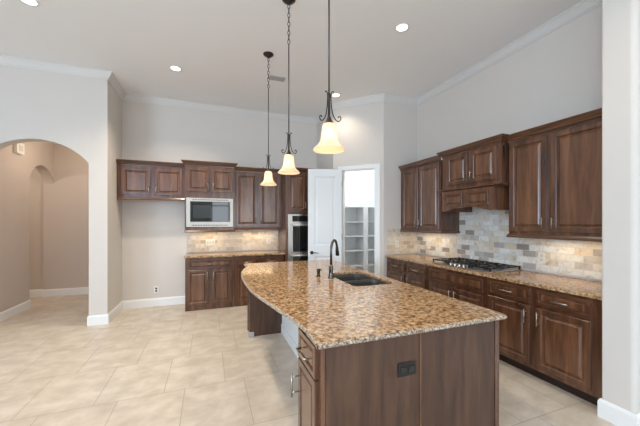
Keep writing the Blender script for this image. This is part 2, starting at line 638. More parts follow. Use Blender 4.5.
def panel_door_slab(w, h, th, panels):
    """slab with recessed rings on both faces"""
    mb = MB()
    for side in (0, 1):
        y = 0 if side == 0 else th
        sgn = 1 if side == 0 else -1
        xs = sorted({0, w} | {p[0] for p in panels} | {p[1] for p in panels})
        zs = sorted({0, h} | {p[2] for p in panels} | {p[3] for p in panels})
        for i in range(len(xs) - 1):
            for j in range(len(zs) - 1):
                a = (xs[i], xs[i + 1], zs[j], zs[j + 1])
                if a in panels:
                    rings = []
                    for ins, dep in ((0, 0), (.012, .009), (.03, .009), (.055, .003)):
                        rings.append([mb.bm.verts.new((x, y + sgn * dep, z)) for x, z in ((a[0] + ins, a[2] + ins), (a[1] - ins, a[2] + ins), (a[1] - ins, a[3] - ins), (a[0] + ins, a[3] - ins))])
                    for r0, r1 in zip(rings, rings[1:]):
                        for k in range(4):
                            mb.bm.faces.new([r0[k], r0[(k + 1) % 4], r1[(k + 1) % 4], r1[k]])
                    mb.bm.faces.new(rings[-1])
                else:
                    mb.bm.faces.new([mb.bm.verts.new((x, y, z)) for x, z in ((a[0], a[2]), (a[1], a[2]), (a[1], a[3]), (a[0], a[3]))])
    for x in (0, w):
        mb.bm.faces.new([mb.bm.verts.new(p) for p in ((x, 0, 0), (x, th, 0), (x, th, h), (x, 0, h))])
    for z in (0, h):
        mb.bm.faces.new([mb.bm.verts.new(p) for p in ((0, 0, z), (0, th, z), (w, th, z), (w, 0, z))])
    bmesh.ops.remove_doubles(mb.bm, verts=mb.bm.verts, dist=1e-5)
    return mb


panel_door_slab(DW, DH, .036, [(.115, DW - .115, .24, .86), (.115, DW - .115, 1.06, DH - .13)]).build('door_leaf', WHITE, dt)
# lever handles on both faces
for fy, sg in ((0, -1), (.036, 1)):
    h = MB()
    h.tube([(DW - .065, fy, .93), (DW - .065, fy + sg * .012, .93)], .03, 20)
    h.tube([(DW - .065, fy + sg * .01, .93), (DW - .065, fy + sg * .05, .93), (DW - .10, fy + sg * .055, .932), (DW - .18, fy + sg * .052, .925)], [.011, .010, .009, .006], 10)
    h.build('lever_handle', BRONZE, dt, smooth=True)
for hz in (.25, 1.2, 2.15):
    MB().tube([(-.006, .0, hz - .05), (-.006, .0, hz + .05)], .008, 8).build('hinge', GREYNICKEL, dt)

# pantry shelving
ps = thing('pantry_shelving', 'white built-in pantry shelves seen through the open doorway', 'shelves', (0, 0, 0))
for z in (1.81, 1.49, 1.185, .88, .555):
    MB().box(2.25, 4.38, 5.56, PB - .002, z - .022, z).build('shelf', SHELFW, ps, bevel=.002)
for x in (2.25, 3.08, 4.34):
    MB().box(x, x + (.11 if x == 3.08 else .03), 5.55, PB - .002, 0, 1.788).build('upright', SHELFW, ps, bevel=.002)

# ------------------------------------------------------------------ backsplashes (tile on the walls)
bs = MB().box(RX - .012, RX, SY1, QY, .93, 1.80)
structure(bs.build('wall_right_tile', TILE_Y), 'whitewashed marble brick backsplash behind the cooktop')
structure(MB().box(2.87, RX - .012, QY - .012, QY, .93, 1.36).build('wall_pantry_tile', TILE_X), 'marble brick backsplash at the corner by the pantry, coloured as if lamplit')
structure(MB().box(-.36, 1.31, BY - .012, BY, .93, 1.38).build('wall_back_tile', TILE_X), 'marble brick backsplash below the microwave, coloured as if lamplit')

# ------------------------------------------------------------------ cabinets
RAISE = [(0, 0), (0, .017), (.003, .020), (.044, .020), (.050, .015), (.054, .007), (.060, .006)]
PANEL = [(.056, .005), (.064, .006), (.076, .015), (.080, .0175)]


def ring_mesh(x0, x1, z0, z1, prof, yf, back=False, fill=True):
    mb = MB()
    rings = []
    for ins, d in prof:
        rings.append([mb.bm.verts.new((x, yf - d, z)) for x, z in ((x0 + ins, z0 + ins), (x1 - ins, z0 + ins), (x1 - ins, z1 - ins), (x0 + ins, z1 - ins))])
    for r0, r1 in zip(rings, rings[1:]):
        for k in range(4):
            mb.bm.faces.new([r0[k], r0[(k + 1) % 4], r1[(k + 1) % 4], r1[k]])
    if fill:
        mb.bm.faces.new(rings[-1])
    if back:
        mb.bm.faces.new(rings[0][::-1])
    return mb


def bar_handle(name, parent, x, z, yf, length, vertical, mat=None, r=.0055, off=.032):
    mat = mat or NICKEL
    m = MB()
    y = yf - off
    if vertical:
        m.tube([(x, y, z - length / 2), (x, y, z + length / 2)], r, 8)
        for s in (-.32, .32):
            m.tube([(x, yf, z + s * length), (x, y, z + s * length)], r * .8, 6)
    else:
        m.tube([(x - length / 2, y, z), (x + length / 2, y, z)], r, 8)
        for s in (-.32, .32):
            m.tube([(x + s * length, yf, z), (x + s * length, y, z)], r * .8, 6)
    return m.build(name, mat, parent, smooth=True)


def panel_front(name, parent, x0, x1, z0, z1, yf=0.0, small=False, handle=None, hmat=None, mat=None, recess=False):
    """raised-panel door or drawer front standing proud of the face frame at y=yf"""
    mat = mat or (WOODH if small else WOOD)
    k = .58 if small else 1.0
    if x1 - x0 < .26 and not small:
        k = .85
    pr = [(a * k, b) for a, b in RAISE]
    pp = [(a * k, b) for a, b in PANEL]
    d = ring_mesh(x0, x1, z0, z1, pr, yf, fill=False).build(name, mat, parent)
    ring_mesh(x0, x1, z0, z1, pp, yf).build('panel', WOODP, d)
    if handle:
        kind, hxp, hz, ln = handle
        bar_handle('handle', d, hxp, hz, yf - .020, ln, kind == 'v', hmat)
    return d


def open_box(mb, w, d, z0, z1, t=.018):
    mb.box(0, w, 0, d, z0, z1)


CAB_CROWN = [(0, 0), (.008, 0), (.010, .016), (.020, .022), (.026, .038), (.044, .058), (.048, .066), (.055, .070), (.055, .082), (0, .082)]
RAIL = [(0, 0), (.014, .002), (.018, .012), (.012, .026), (.004, .04), (0, .04)]


def crown(parent, w, d, z, left=True, right=True, k=1.0):
    path = ([(0, d)] if left else []) + [(0, 0), (w, 0)] + ([(w, d)] if right else [])
    MB().sweep(path, [(a * k, b * k) for a, b in CAB_CROWN], z).build('crown_molding', WOODH, parent)


def rail(parent, w, d, z, left=True, right=True):
    path = ([(0, d)] if left else []) + [(0, 0), (w, 0)] + ([(w, d)] if right else [])
    MB().sweep(path, RAIL, z).build('light_rail', WOODH, parent)


def base_cabinet(name, label, loc, rz, w, d, drawers, doors, toe=True, group=None, right_fill=0, drawer_z=(.70, .845), door_z=(.115, .675), wide=None, dhand=True):
    t = thing(name, label, 'cabinet', loc, rz, group)
    z0 = .10 if toe else 0.0
    MB().box(0, w, 0, d, z0, .882).build('body', WOOD, t, bevel=.0015)
    if toe:
        MB().box(0.0, w, .075, d - .01, 0, .10).build('toe_kick', TOE, t)
    for x0, x1 in drawers:
        ln = .13
        h = ('h', (x0 + x1) / 2, (drawer_z[0] + drawer_z[1]) / 2, ln) if dhand else None
        panel_front('drawer', t, x0, x1, drawer_z[0], drawer_z[1], small=True, handle=h)
    for x0, x1, side in doors:
        hxp = x1 - .028 if side == 'r' else x0 + .028
        panel_front('door', t, x0, x1, door_z[0], door_z[1], handle=('v', hxp, door_z[1] - .10, .13))
    return t


def wall_cabinet(name, label, loc, rz, w, d, z0, z1, doors, door_z, cl=True, cr=True, lr=True, rail_l=True, rail_r=True, hz=None, group=None, ck=1.0):
    t = thing(name, label, 'cabinet', (loc[0], loc[1], z0), rz, group)
    MB().box(0, w, 0, d, 0, z1 - z0 + .02).build('body', WOOD, t, bevel=.0015)
    for x0, x1, side in doors:
        hxp = x1 - .026 if side == 'r' else x0 + .026
        za, zb = door_z[0] - z0, door_z[1] - z0
        panel_front('door', t, x0, x1, za, zb, handle=('v', hxp, za + .085 if hz is None else hz - z0, .11))
    crown(t, w, d, z1 - z0, cl, cr, ck)
    if lr:
        rail(t, w, d, -.03, rail_l, rail_r)
    return t


R90 = -math.pi / 2
# back wall run (faces the viewer)
wall_cabinet('upper_cabinet', 'short two-door wall cabinet over the empty refrigerator space', (-1.375, 5.56), 0, .985, .32, 1.875, 2.40,
             [(.06, .475, 'r'), (.53, .95, 'l')], (1.925, 2.365), cl=False, cr=False, rail_l=False, rail_r=False)
mc = thing('microwave_cabinet', 'raised two-door wall cabinet framing the built-in microwave', 'cabinet', (-.385, 5.49, 1.335), 0)
m = MB().box(0, .81, 0, .39, .56, 1.12).box(0, .02, 0, .39, .0, .56).box(.79, .81, 0, .39, 0, .56).box(.02, .79, 0, .39, 0, .055).box(.02, .79, .36, .39, .055, .56)
m.build('body', WOOD, mc, bevel=.0015)
panel_front('door', mc, .035, .395, .665, 1.075, handle=('v', .37, .76, .11))
panel_front('door', mc, .43, .785, .665, 1.075, handle=('v', .456, .76, .11))
crown(mc, .81, .066, 1.11, True, True, 1.0)
rail(mc, .81, .066, -.03, True, True)

wall_cabinet('tall_upper_cabinet', 'tall two-door wall cabinet between microwave and oven cabinet', (.428, 5.56), 0, .88, .32, 1.37, 2.40,
             [(.03, .415, 'r'), (.462, .835, 'l')], (1.40, 2.37), cl=False, cr=False, rail_l=False, rail_r=False, hz=1.5)

base_cabinet('base_cabinet', 'base cabinet below microwave with one wide drawer over two doors', (-.37, 5.35, 0), 0, .79, .53,
             [(.045, .735)], [(.03, .37, 'r'), (.415, .745, 'l')], toe=False, drawer_z=(.70, .85), door_z=(.09, .675))
base_cabinet('base_cabinet', 'base cabinet beside oven tower with two narrow drawers over doors', (.425, 5.35, 0), 0, .88, .53,
             [(.03, .41), (.455, .85)], [(.03, .41, 'r'), (.455, .85, 'l')], toe=False, drawer_z=(.70, .85), door_z=(.09, .675))

# microwave
mw = thing('microwave', 'stainless built-in microwave with dark glass door', 'microwave', (-.365, 5.49, 1.395))
MB().box(.002, .768, -.008, .0, .0, .50).build('trim_frame', SATIN, mw, bevel=.002)
MB().box(.07, .70, .0, .34, .04, .46).build('housing', STEEL, mw)
MB().box(.065, .715, -.028, -.008, .09, .44).build('glass_door', BLACKGLASS, mw, bevel=.004)
MB().box(.11, .40, -.0295, -.0275, .155, .375).build('window_screen', GRAYGLASS, mw)
MB().box(.60, .70, -.0300, -.0275, .12, .41).build('control_panel', BLACKGLASS, mw)
for z in (.03, .47):
    vg = MB()
    for k in range(14):
        vg.box(.10 + k * .042, .13 + k * .042, -.0095, -.0075, z - .008, z + .008)
    vg.build('vent_grille', GREYNICKEL, mw)

# oven tower
ot = thing('oven_cabinet', 'full-height oven cabinet half hidden by the open white door', 'cabinet', (1.312, 5.27, 0))
OW = .80
tb = MB().box(0, OW, 0, .61, 1.635, 2.42).box(0, .035, 0, .61, 0, 1.635).box(OW - .035, OW, 0, .61, 0, 1.635).box(.035, OW - .035, 0, .61, 0, .30)
tb.box(.035, OW - .035, .58, .61, .30, 1.635)
tb.build('body', WOOD, ot, bevel=.0015)
panel_front('door', ot, .045, .395, 1.685, 2.375, handle=('v', .37, 1.79, .11))
panel_front('door', ot, .41, .765, 1.685, 2.375, handle=('v', .436, 1.79, .11))
panel_front('drawer', ot, .045, .765, .10, .27, small=True, handle=('h', .40, .185, .13))
crown(ot, OW, .285, 2.40, True, False)
ov = thing('double_oven', 'stainless double wall oven with dark glass doors', 'oven', (1.312 + .04, 5.27, .305))
MB().box(.0, .72, -.012, .5, .0, 1.32).build('housing', STEEL, ov, bevel=.002)
MB().box(.085, .70, -.016, -.012, 1.185, 1.29).build('control_panel', BLACKGLASS, ov)
for z0, z1 in ((.605, 1.155), (.02, .595)):
    dd = MB().box(.004, .716, -.04, -.012, z0, z1).build('oven_door', STEEL, ov, bevel=.003)
    MB().box(.085, .635, -.043, -.04, z0 + .02, z1 - .055).build('glass_window', BLACKGLASS, dd)
    m = MB().tube([(.05, -.085, z1 - .03), (.67, -.085, z1 - .03)], .011, 10)
    for x in (.09, .63):
        m.tube([(x, -.04, z1 - .03), (x, -.085, z1 - .03)], .008, 8)
    m.build('handle', STEEL, dd, smooth=True)

# right wall run (faces the island); local x runs from far to near
base_cabinet('base_cabinet', 'base cabinet nearest the pantry with two drawers over two doors', (2.86, 4.335, 0), R90, 1.02, .62,
             [(.05, .50), (.57, .98)], [(.05, .50, 'r'), (.57, .98, 'l')], toe=True, drawer_z=(.705, .835), door_z=(.13, .675))
ct = base_cabinet('base_cabinet', 'wide base cabinet under the gas cooktop with false drawer front', (2.86, 3.31, 0), R90, .91, .62,
                  [(.035, .88)], [(.035, .445, 'r'), (.47, .88, 'l')], toe=True, drawer_z=(.695, .85), door_z=(.13, .665), dhand=False)
base_cabinet('base_cabinet', 'base cabinet beside the white wall end with two drawers over tall doors', (2.86, 2.395, 0), R90, 1.025, .62,
             [(.04, .475), (.535, .955)], [(.04, .475, 'r'), (.535, .955, 'l')], toe=True, drawer_z=(.715, .86), door_z=(.14, .69))

wall_cabinet('upper_cabinet', 'two-door wall cabinet between pantry corner and range hood', (3.145, 4.335), R90, .955, .35, 1.345, 2.365,
             [(.065, .465, 'r'), (.50, .93, 'l')], (1.375, 2.35), cl=False, cr=False, rail_l=False, rail_r=True)
wall_cabinet('upper_cabinet', 'large two-door wall cabinet beside the white wall end', (3.145, 2.35), R90, .98, .35, 1.345, 2.365,
             [(.025, .405, 'r'), (.445, .965, 'l')], (1.385, 2.35), cl=False, cr=False, rail_l=True, rail_r=False, hz=1.475)

# hood unit
hd_ = thing('range_hood_cabinet', 'raised wooden range hood cabinet with two doors above an arched valance', 'range hood', (3.05, 3.25, 1.62), R90)
HW = .885
MB().box(0, HW, 0, .445, .29, .765).build('body', WOOD, hd_, bevel=.0015)
panel_front('door', hd_, .095, .435, .353, .735, handle=('v', .412, .44, .11))
panel_front('door', hd_, .48, .835, .353, .735, handle=('v', .503, .44, .11))
crown(hd_, HW, .09, .75, True, True, 1.0)
MB().sweep([(-.0, .40), (-.0, -.05), (HW + .0, -.05), (HW + .0, .40)], [(0, .0), (.01, .0), (.016, .012), (.03, .02), (.032, .036), (-.3, .036), (-.3, 0)], .262).build('mantel', WOODH, hd_)
n = 20
vx0, vx1, vy = .07, HW - .035, -.08
aw0, aw1 = vx0 + .05, vx1 - .05
arc = [(aw0 + (aw1 - aw0) * k / n, .05 * math.sin(math.pi * k / n)) for k in range(n + 1)]
val = MB().prism([(vx0, 0)] + arc + [(vx1, 0), (vx1, .262), (vx0, .262)], vy, vy + .03, 'xz')
val.box(vx0, vx0 + .03, vy + .03, .445, 0, .262).box(vx1 - .03, vx1, vy + .03, .445, 0, .262)
val.build('valance', WOODP, hd_, bevel=.0015)
MB().box(vx0 + .03, vx1 - .03, vy + .03, .44, .075, .09).build('filter_panel', STEEL, hd_)
for x0, x1 in ((.125, .425), (.485, .795)):
    panel_front('valance_panel', hd_, x0, x1, .065, .235, small=True, yf=vy)

# counters on the runs
def counter_box(name, label, pts, z0=.883, z1=.915, bevel=.006):
    o = MB().prism(pts, z0, z1).build(name, GRANITE, bevel=bevel)
    tag(o, label, 'countertop')
    return o


counter_box('countertop', 'granite countertop on the far cabinets below the microwave', [(-.385, 5.315), (1.31, 5.315), (1.31, BY - .012), (-.385, BY - .012)])
cr_pts = [(2.825, SY1 + .005), (RX - .012, SY1 + .005), (RX - .012, QY - .012), (2.825, QY - .012)]
counter_box('countertop', 'long granite countertop holding the gas cooktop', cr_pts)

# ------------------------------------------------------------------ cooktop
ck = thing('cooktop', 'stainless gas cooktop with black cast-iron grates', 'cooktop', (3.17, 2.855, .916))
MB().box(-.27, .25, -.45, .45, 0, .012).build('tray', STEEL, ck, bevel=.004)
for (bx, by, r_) in ((.10, -.30, .045), (-.12, -.30, .035), (0.0, 0, .055), (.10, .30, .035), (-.12, .30, .045)):
    MB().lathe([(0.001, .0), (r_, .0), (r_, .012), (r_ * .7, .014), (r_ * .68, .022), (.001, .022)], (bx, by, .012), 20).build('burner', IRON, ck, smooth=False)
for gy in (-.30, 0, .30):
    g = MB()
    y0, y1, x0, x1 = gy - .143, gy + .143, -.17 if gy == 0 else -.235, .235
    zt = .045
    b = .006
    for (a, c_, e, f_) in ((x0, x1, y0, y0), (x0, x1, y1, y1), (x0, x0, y0, y1), (x1, x1, y0, y1), (x0, x1, gy, gy), ((x0 + x1) / 2, (x0 + x1) / 2, y0, y1)):
        g.box(a - b, c_ + b, e - b, f_ + b, zt - .006, zt + .006)
    for k in (.25, .75):
        xx = x0 + (x1 - x0) * k
        g.box(xx - b, xx + b, gy - .05, gy + .05, zt - .006, zt + .006)
        g.box(xx - b, xx + b, y0, y0 + .06, zt - .006, zt + .008)
        g.box(xx - b, xx + b, y1 - .06, y1, zt - .006, zt + .008)
    for xx in (x0, x1):
        for yy in (y0, y1):
            g.box(xx - .008, xx + .008, yy - .008, yy + .008, .012, zt + .009)
    g.build('grate', IRON, ck)
for ky in (-.14, -.07, 0, .07, .14):
    MB().lathe([(.001, .028), (.015, .028), (.018, .022), (.019, 0)], (-.225, ky, .012), 16).build('knob', STEEL, ck, smooth=True)

# ------------------------------------------------------------------ island
IX0, IX1 = .47, 1.735
isl_edge = [(.495, 1.318), (.490, 1.50), (.478, 1.66), (.452, 1.83), (.415, 2.03), (.372, 2.27), (.340, 2.52), (.326, 2.78), (.324, 3.03), (.334, 3.28), (.362, 3.52), (.402, 3.70), (.445, 3.85), (.474, 3.93), (.455, 4.00), (.452, 4.14)]
isl = [(.495, 1.300)] + isl_edge[1:] + [(1.715, 4.27), (1.735, 4.25), (1.735, 1.33), (1.715, 1.305)]


def smooth_poly(pts, n=4):
    out = []
    k = len(pts)
    for i in range(k - 1):
        p0, p1, p2, p3 = pts[max(i - 1, 0)], pts[i], pts[i + 1], pts[min(i + 2, k - 1)]
        for j in range(n):
            t = j / n
            f = lambda a, b, c, d: .5 * ((2 * b) + (-a + c) * t + (2 * a - 5 * b + 4 * c - d) * t * t + (-a + 3 * b - 3 * c + d) * t ** 3)
            out.append((f(p0[0], p1[0], p2[0], p3[0]), f(p0[1], p1[1], p2[1], p3[1])))
    out.append(pts[-1])
    return out


left_edge = smooth_poly([(.480, 1.30)] + isl_edge[1:13]) + [(.474, 3.93), (.455, 4.00), (.452, 4.14)]
isl_outline = left_edge + [(1.715, 4.14), (1.725, 4.12), (1.725, 1.325), (1.72, 1.307), (1.70, 1.300)]

# sink hole outline (rounded, two bowls under one cutout)
SX0, SX1, SYN, SYF = 1.21, 1.63, 2.33, 3.04


def rrect(x0, x1, y0, y1, r, n=6):
    pts = []
    for cx, cy, a0 in ((x1 - r, y0 + r, -90), (x1 - r, y1 - r, 0), (x0 + r, y1 - r, 90), (x0 + r, y0 + r, 180)):
        for k in range(n + 1):
            a = math.radians(a0 + 90 * k / n)
            pts.append((cx + r * math.cos(a), cy + r * math.sin(a)))
    return pts


ic = thing('island_countertop', 'large granite island countertop with curved overhang on the left', 'countertop', (0, 0, 0))
hole = rrect(SX0, SX1, SYN, SYF, .08)


def slab_with_hole(outer, inner, z0, z1):
    bm = bmesh.new()
    res = []
    for z in (z1,):
        eo = [bm.verts.new((x, y, z)) for x, y in outer]
        ei = [bm.verts.new((x, y, z)) for x, y in inner]
        edges = []
        for L in (eo, ei):
            for i in range(len(L)):
                edges.append(bm.edges.new((L[i], L[(i + 1) % len(L)])))
        bmesh.ops.triangle_fill(bm, use_beauty=True, edges=edges, use_dissolve=False)
    geom = bmesh.ops.extrude_face_region(bm, geom=list(bm.faces))
    vs = [g for g in geom['geom'] if isinstance(g, bmesh.types.BMVert)]
    bmesh.ops.translate(bm, verts=vs, vec=(0, 0, z0 - z1))
    mb = MB()
    mb.bm.free()
    mb.bm = bm
    return mb


slab_with_hole(isl_outline, hole, .889, .915).build('slab', GRANITE, ic, bevel=.005)


# rough chiselled edge band
def edge_band(path, name, closed=False):
    rng = random.Random(4)
    mb = MB()
    dense = []
    for (a, b) in zip(path, path[1:]):
        L = math.hypot(b[0] - a[0], b[1] - a[1])
        k = max(1, int(L / .02))
        for j in range(k):
            dense.append((a[0] + (b[0] - a[0]) * j / k, a[1] + (b[1] - a[1]) * j / k))
    dense.append(path[-1])
    rings = []
    for i, p in enumerate(dense):
        q0, q1 = dense[max(i - 1, 0)], dense[min(i + 1, len(dense) - 1)]
        dx, dy = q1[0] - q0[0], q1[1] - q0[1]
        l = math.hypot(dx, dy) or 1
        nx, ny = -dy / l, dx / l
        ring = []
        for o_, z in ((0, .912), (.005, .910), (.009, .904), (.010, .897), (.006, .890), (0, .8875)):
            o2 = o_ + (rng.uniform(-.0025, .0025) if 0 < o_ else 0) - .001
            ring.append(mb.bm.verts.new((p[0] + nx * o2, p[1] + ny * o2, z + (rng.uniform(-.001, .001) if o_ else 0))))
        rings.append(ring)
    for a, b in zip(rings, rings[1:]):
        for k in range(5):
            mb.bm.faces.new([a[k], a[k + 1], b[k + 1], b[k]])
    return mb.build(name, EDGE, ic)


edge_band(left_edge[::1], 'chiseled_edge')
edge_band([(1.725, 4.12), (1.725, 1.325), (1.72, 1.307), (1.70, 1.300), (.480, 1.30)], 'chiseled_edge')

# sink
sk = thing('sink', 'dark double-bowl undermount sink in the island', 'sink', (0, 0, 0))


def bowl(y0, y1, depth):
    mb = MB()
    rings = []
    for ins, z in ((-.012, .8875), (.004, .8875), (.010, .86), (.02, depth + .02), (.045, depth), ):
        rings.append([mb.bm.verts.new((x, y, z)) for x, y in rrect(SX0 - .006 + ins, SX1 + .006 - ins, y0 + ins, y1 - ins, .075)])
    for a, b in zip(rings, rings[1:]):
        n_ = len(a)
        for k in range(n_):
            mb.bm.faces.new([a[k], a[(k + 1) % n_], b[(k + 1) % n_], b[k]])
    mb.bm.faces.new(rings[-1])
    b_ = mb.build('bowl', SINKM, sk, smooth=False)
    MB().lathe([(.001, .004), (.03, .004), (.038, .001), (.04, 0)], ((SX0 + SX1) / 2, (y0 + y1) / 2, depth), 20).build('drain', STEEL, b_)


bowl(2.685, SYF + .006, .68)
bowl(SYN - .006, 2.685, .70)
MB().box(SX0 + .0, SX1 - .0, 2.672, 2.698, .80, .874).build('divider', SINKM, sk, bevel=.006)

# faucet
fa = thing('faucet', 'dark gooseneck faucet with pull-down spray head on the island', 'faucet', (1.162, 2.77, .916), math.radians(52))
MB().lathe([(.001, 0), (.030, 0), (.031, .006), (.024, .016), (.021, .05), (.024, .10), (.020, .12), (.0145, .135), (.001, .135)], seg=20).build('base', GREYNICKEL, fa, smooth=True)
pts = [(0, 0, .12), (0, 0, .27)]
for k in range(1, 13):
    a = math.pi * k / 12 * .93
    pts.append((.085 - .085 * math.cos(a), -.02 * k / 12, .285 + .095 * math.sin(a)))
MB().tube(pts, .0125, 12).build('spout', GREYNICKEL, fa, smooth=True)
e = pts[-1]
MB().tube([e, (e[0] + .008, e[1], e[2] - .04), (e[0] + .018, e[1] - .002, e[2] - .095)], [.0145, .018, .021], 14).build('spray_head', BRONZE, fa, smooth=True)
MB().tube([(-.018, 0, .065), (-.042, -.002, .075), (-.052, -.004, .10), (-.058, -.005, .135)], [.010, .009, .007, .006], 10).build('lever', GREYNICKEL, fa, smooth=True)
sd = thing('soap_dispenser', 'short dark soap dispenser left of the faucet', 'soap dispenser', (1.075, 2.90, .916))
MB().lathe([(.001, 0), (.022, 0), (.022, .008), (.016, .014), (.016, .04), (.020, .044), (.020, .078), (.001, .08)], seg=18).build('pump', BRONZE, sd, smooth=True)
MB().tube([(0, 0, .066), (.022, -.010, .070), (.030, -.014, .062)], [.007, .006, .005], 8).build('nozzle', BRONZE, sd, smooth=True)

# island cabinet
it = thing('kitchen_island', 'dark wood kitchen island with flat end panel and knee space', 'kitchen island', (0, 0, 0))
XA, XB, YN, YF = .505, 1.70, 1.345, 4.10
core = MB()
core.box(.525, XB, YN + .018, 1.69, .0, .887)
core.box(.93, XB, 1.69, 3.88, .0, .60)
core.box(.93, 1.20, 1.69, 3.88, .60, .887)
core.box(1.64, XB, 1.69, 3.88, .60, .887)
core.box(1.20, 1.64, 1.69, 2.30, .60, .887)
core.box(1.20, 1.64, 3.10, 3.88, .60, .887)
core.build('body', WOOD, it)
# far end wing with post
MB().box(.500, XB, 3.88, YF, .0, .887).build('end_cabinet', WOODISL, it, bevel=.002)
MB().box(.486, .500, 3.885, 3.925, .02, .885).build('corner_post', WOOD, it, bevel=.004)
MB().box(.486, .500, 4.06, YF, .02, .885).build('corner_post', WOOD, it, bevel=.004)
tag(MB().box(.478, .545, 3.86, 3.905, .0, .062).build('foot', VENTM, it, bevel=.004), 'small silver foot at the far corner')
# white painted back of knee space
tag(MB().box(.915, .93, 1.69, 3.88, .0, .887).build('knee_wall', WHITE, it), 'white painted panel inside the knee space')
MB().box(.903, .915, 1.69, 3.88, .0, .12).build('knee_baseboard', TRIM, it, bevel=.003)
# near end panels
MB().box(.535, 1.0955, YN, YN + .018, .0, .887).build('end_panel', WOODISL, it, bevel=.001)
MB().box(1.1145, 1.672, YN, YN + .018, .0, .887).build('end_panel', WOODISL, it, bevel=.001)
MB().box(1.098, 1.112, YN - .004, YN + .018, .0, .887).build('seam_strip', WOODP, it, bevel=.002)  # lighter wood puts the highlight along the seam into its colour
MB().box(.512, .533, YN - .004, YN + .02, .0, .887).build('corner_strip', WOOD, it, bevel=.003)
MB().box(1.676, 1.712, YN - .004, YN + .03, .0, .887).build('corner_strip', WOOD, it, bevel=.003)
# drawer and door on the left side of the near cabinet (face looks to -x)
fr = bpy.data.objects.new('left_front', None)
for nm, z0, z1 in (('drawer', .70, .865), ('door', .11, .69)):
    small = nm == 'drawer'
    k = .58 if small else .8
    m = MB()
    dY0, dY1 = 1.385, 1.675

    def ring_x(prof, fill):
        mb = MB()
        rings = []
        for ins, d_ in prof:
            rings.append([mb.bm.verts.new((.512 - d_, y, z)) for y, z in ((dY1 - ins * k, z0 + ins * k), (dY0 + ins * k, z0 + ins * k), (dY0 + ins * k, z1 - ins * k), (dY1 - ins * k, z1 - ins * k))])
        for r0, r1 in zip(rings, rings[1:]):
            for q in range(4):
                mb.bm.faces.new([r0[q], r0[(q + 1) % 4], r1[(q + 1) % 4], r1[q]])
        if fill:
            mb.bm.faces.new(rings[-1])
        return mb
    d_o = ring_x(RAISE, False).build(nm, WOOD, it)
    ring_x(PANEL, True).build('panel', WOODP, d_o)
    hm = MB()
    xf = .490
    if small:
        hm.tube([(xf - .001, 1.60, .775), (xf - .03, 1.598, .775), (xf - .032, 1.53, .775), (xf - .03, 1.462, .775), (xf - .001, 1.46, .775)], .0055, 8)
    else:
        hm.tube([(xf - .042, 1.655, .475), (xf - .042, 1.655, .615)], .0055, 8)
        for z in (.50, .59):
            hm.tube([(xf, 1.655, z), (xf - .042, 1.655, z)], .0045, 6)
    hm.build('handle', NICKEL, d_o, smooth=True)
bpy.data.objects.remove(fr)
MB().box(.512, .525, 1.363, 1.69, .0, .887).build('face_frame', WOOD, it)

# ------------------------------------------------------------------ outlets and switches


def plate(name, label, cat, loc, rz, w, h, slots, mat, smat, toggle=False):
    """plate faces local -y"""
    t = thing(name, label, cat, loc, rz)
    MB().box(-w / 2, w / 2, -.007, -.001, -h / 2, h / 2).build('cover_plate', mat, t, bevel=.0025)
    for (sx, sz, sw, sh) in slots:
        MB().box(sx - sw / 2, sx + sw / 2, -.0095, -.0069, sz - sh / 2, sz + sh / 2).build('rocker' if toggle else 'socket', smat, t, bevel=.001)
    return t


SOCK = plain('socket_plastic', srgb(206, 202, 192), 0.4)
plate('switch_plate', 'triple white switch plate on the far backsplash', 'switch', (.026, BY - .012, 1.10), 0, .165, .115, [(-.046, 0, .033, .066), (0, 0, .033, .066), (.046, 0, .033, .066)], PLATE, SOCK, True)
plate('outlet', 'white outlet on the far backsplash near the oven cabinet', 'outlet', (1.115, BY - .012, 1.10), 0, .075, .12, [(0, .022, .03, .028), (0, -.022, .03, .028)], PLATE, SOCK)
plate('outlet', 'low white outlet in the empty refrigerator space', 'outlet', (-.87, BY, .29), 0, .075, .12, [(0, .022, .03, .028), (0, -.022, .03, .028)], PLATE, BLACKPL)
plate('outlet', 'dark bronze outlet on the island end panel', 'outlet', (1.012, YN, .685), 0, .118, .075, [(-.026, 0, .034, .03), (.026, 0, .034, .03)], BLACKPL, BLACKGLASS)
plate('outlet', 'white outlet on the corner backsplash by the pantry', 'outlet', (3.06, QY - .012, 1.10), 0, .075, .12, [(0, .022, .03, .028), (0, -.022, .03, .028)], PLATE, SOCK)
plate('outlet', 'white outlet on marble backsplash left of the cooktop', 'outlet', (RX - .012, 4.02, 1.09), R90, .075, .12, [(0, .022, .03, .028), (0, -.022, .03, .028)], PLATE, SOCK)
plate('outlet', 'white outlet on marble backsplash right of the cooktop', 'outlet', (RX - .012, 2.215, 1.085), R90, .08, .12, [(0, .022, .03, .028), (0, -.022, .03, .028)], PLATE, SOCK)
dc = thing('door_chime', 'small white door chime box high on the hallway wall', 'door chime', (HX, 6.17, 2.67))
MB().box(0, .055, -.10, .10, -.09, .09).build('cover', PLATE, dc, bevel=.006)
MB().box(.055, .058, -.05, .05, -.04, .05).build('grille', SOCK, dc)

# ------------------------------------------------------------------ ceiling fixtures


def recessed(x, y, z, label, power):
    t = thing('recessed_light', label, 'recessed light', (x, y, z), 0, 'recessed lights in the ceiling')
    MB().lathe([(.058, -.001), (.061, -.006), (.078, -.006), (.083, -.001)], seg=32).build('trim_ring', TRIM, t, smooth=True)
    MB().lathe([(.001, -.003), (.0585, -.003)], seg=24).build('lens', CANLENS, t)
    d = bpy.data.lights.new('ceiling_spot', 'SPOT')
    d.energy = power
    d.color = (1.0, 0.86, 0.68)
    d.spot_size = math.radians(130)
    d.spot_blend = 0.8
    d.shadow_soft_size = 0.06
    l = bpy.data.objects.new('ceiling_spot', d)
    COL.objects.link(l)
    l.location = (x, y, z - .03)


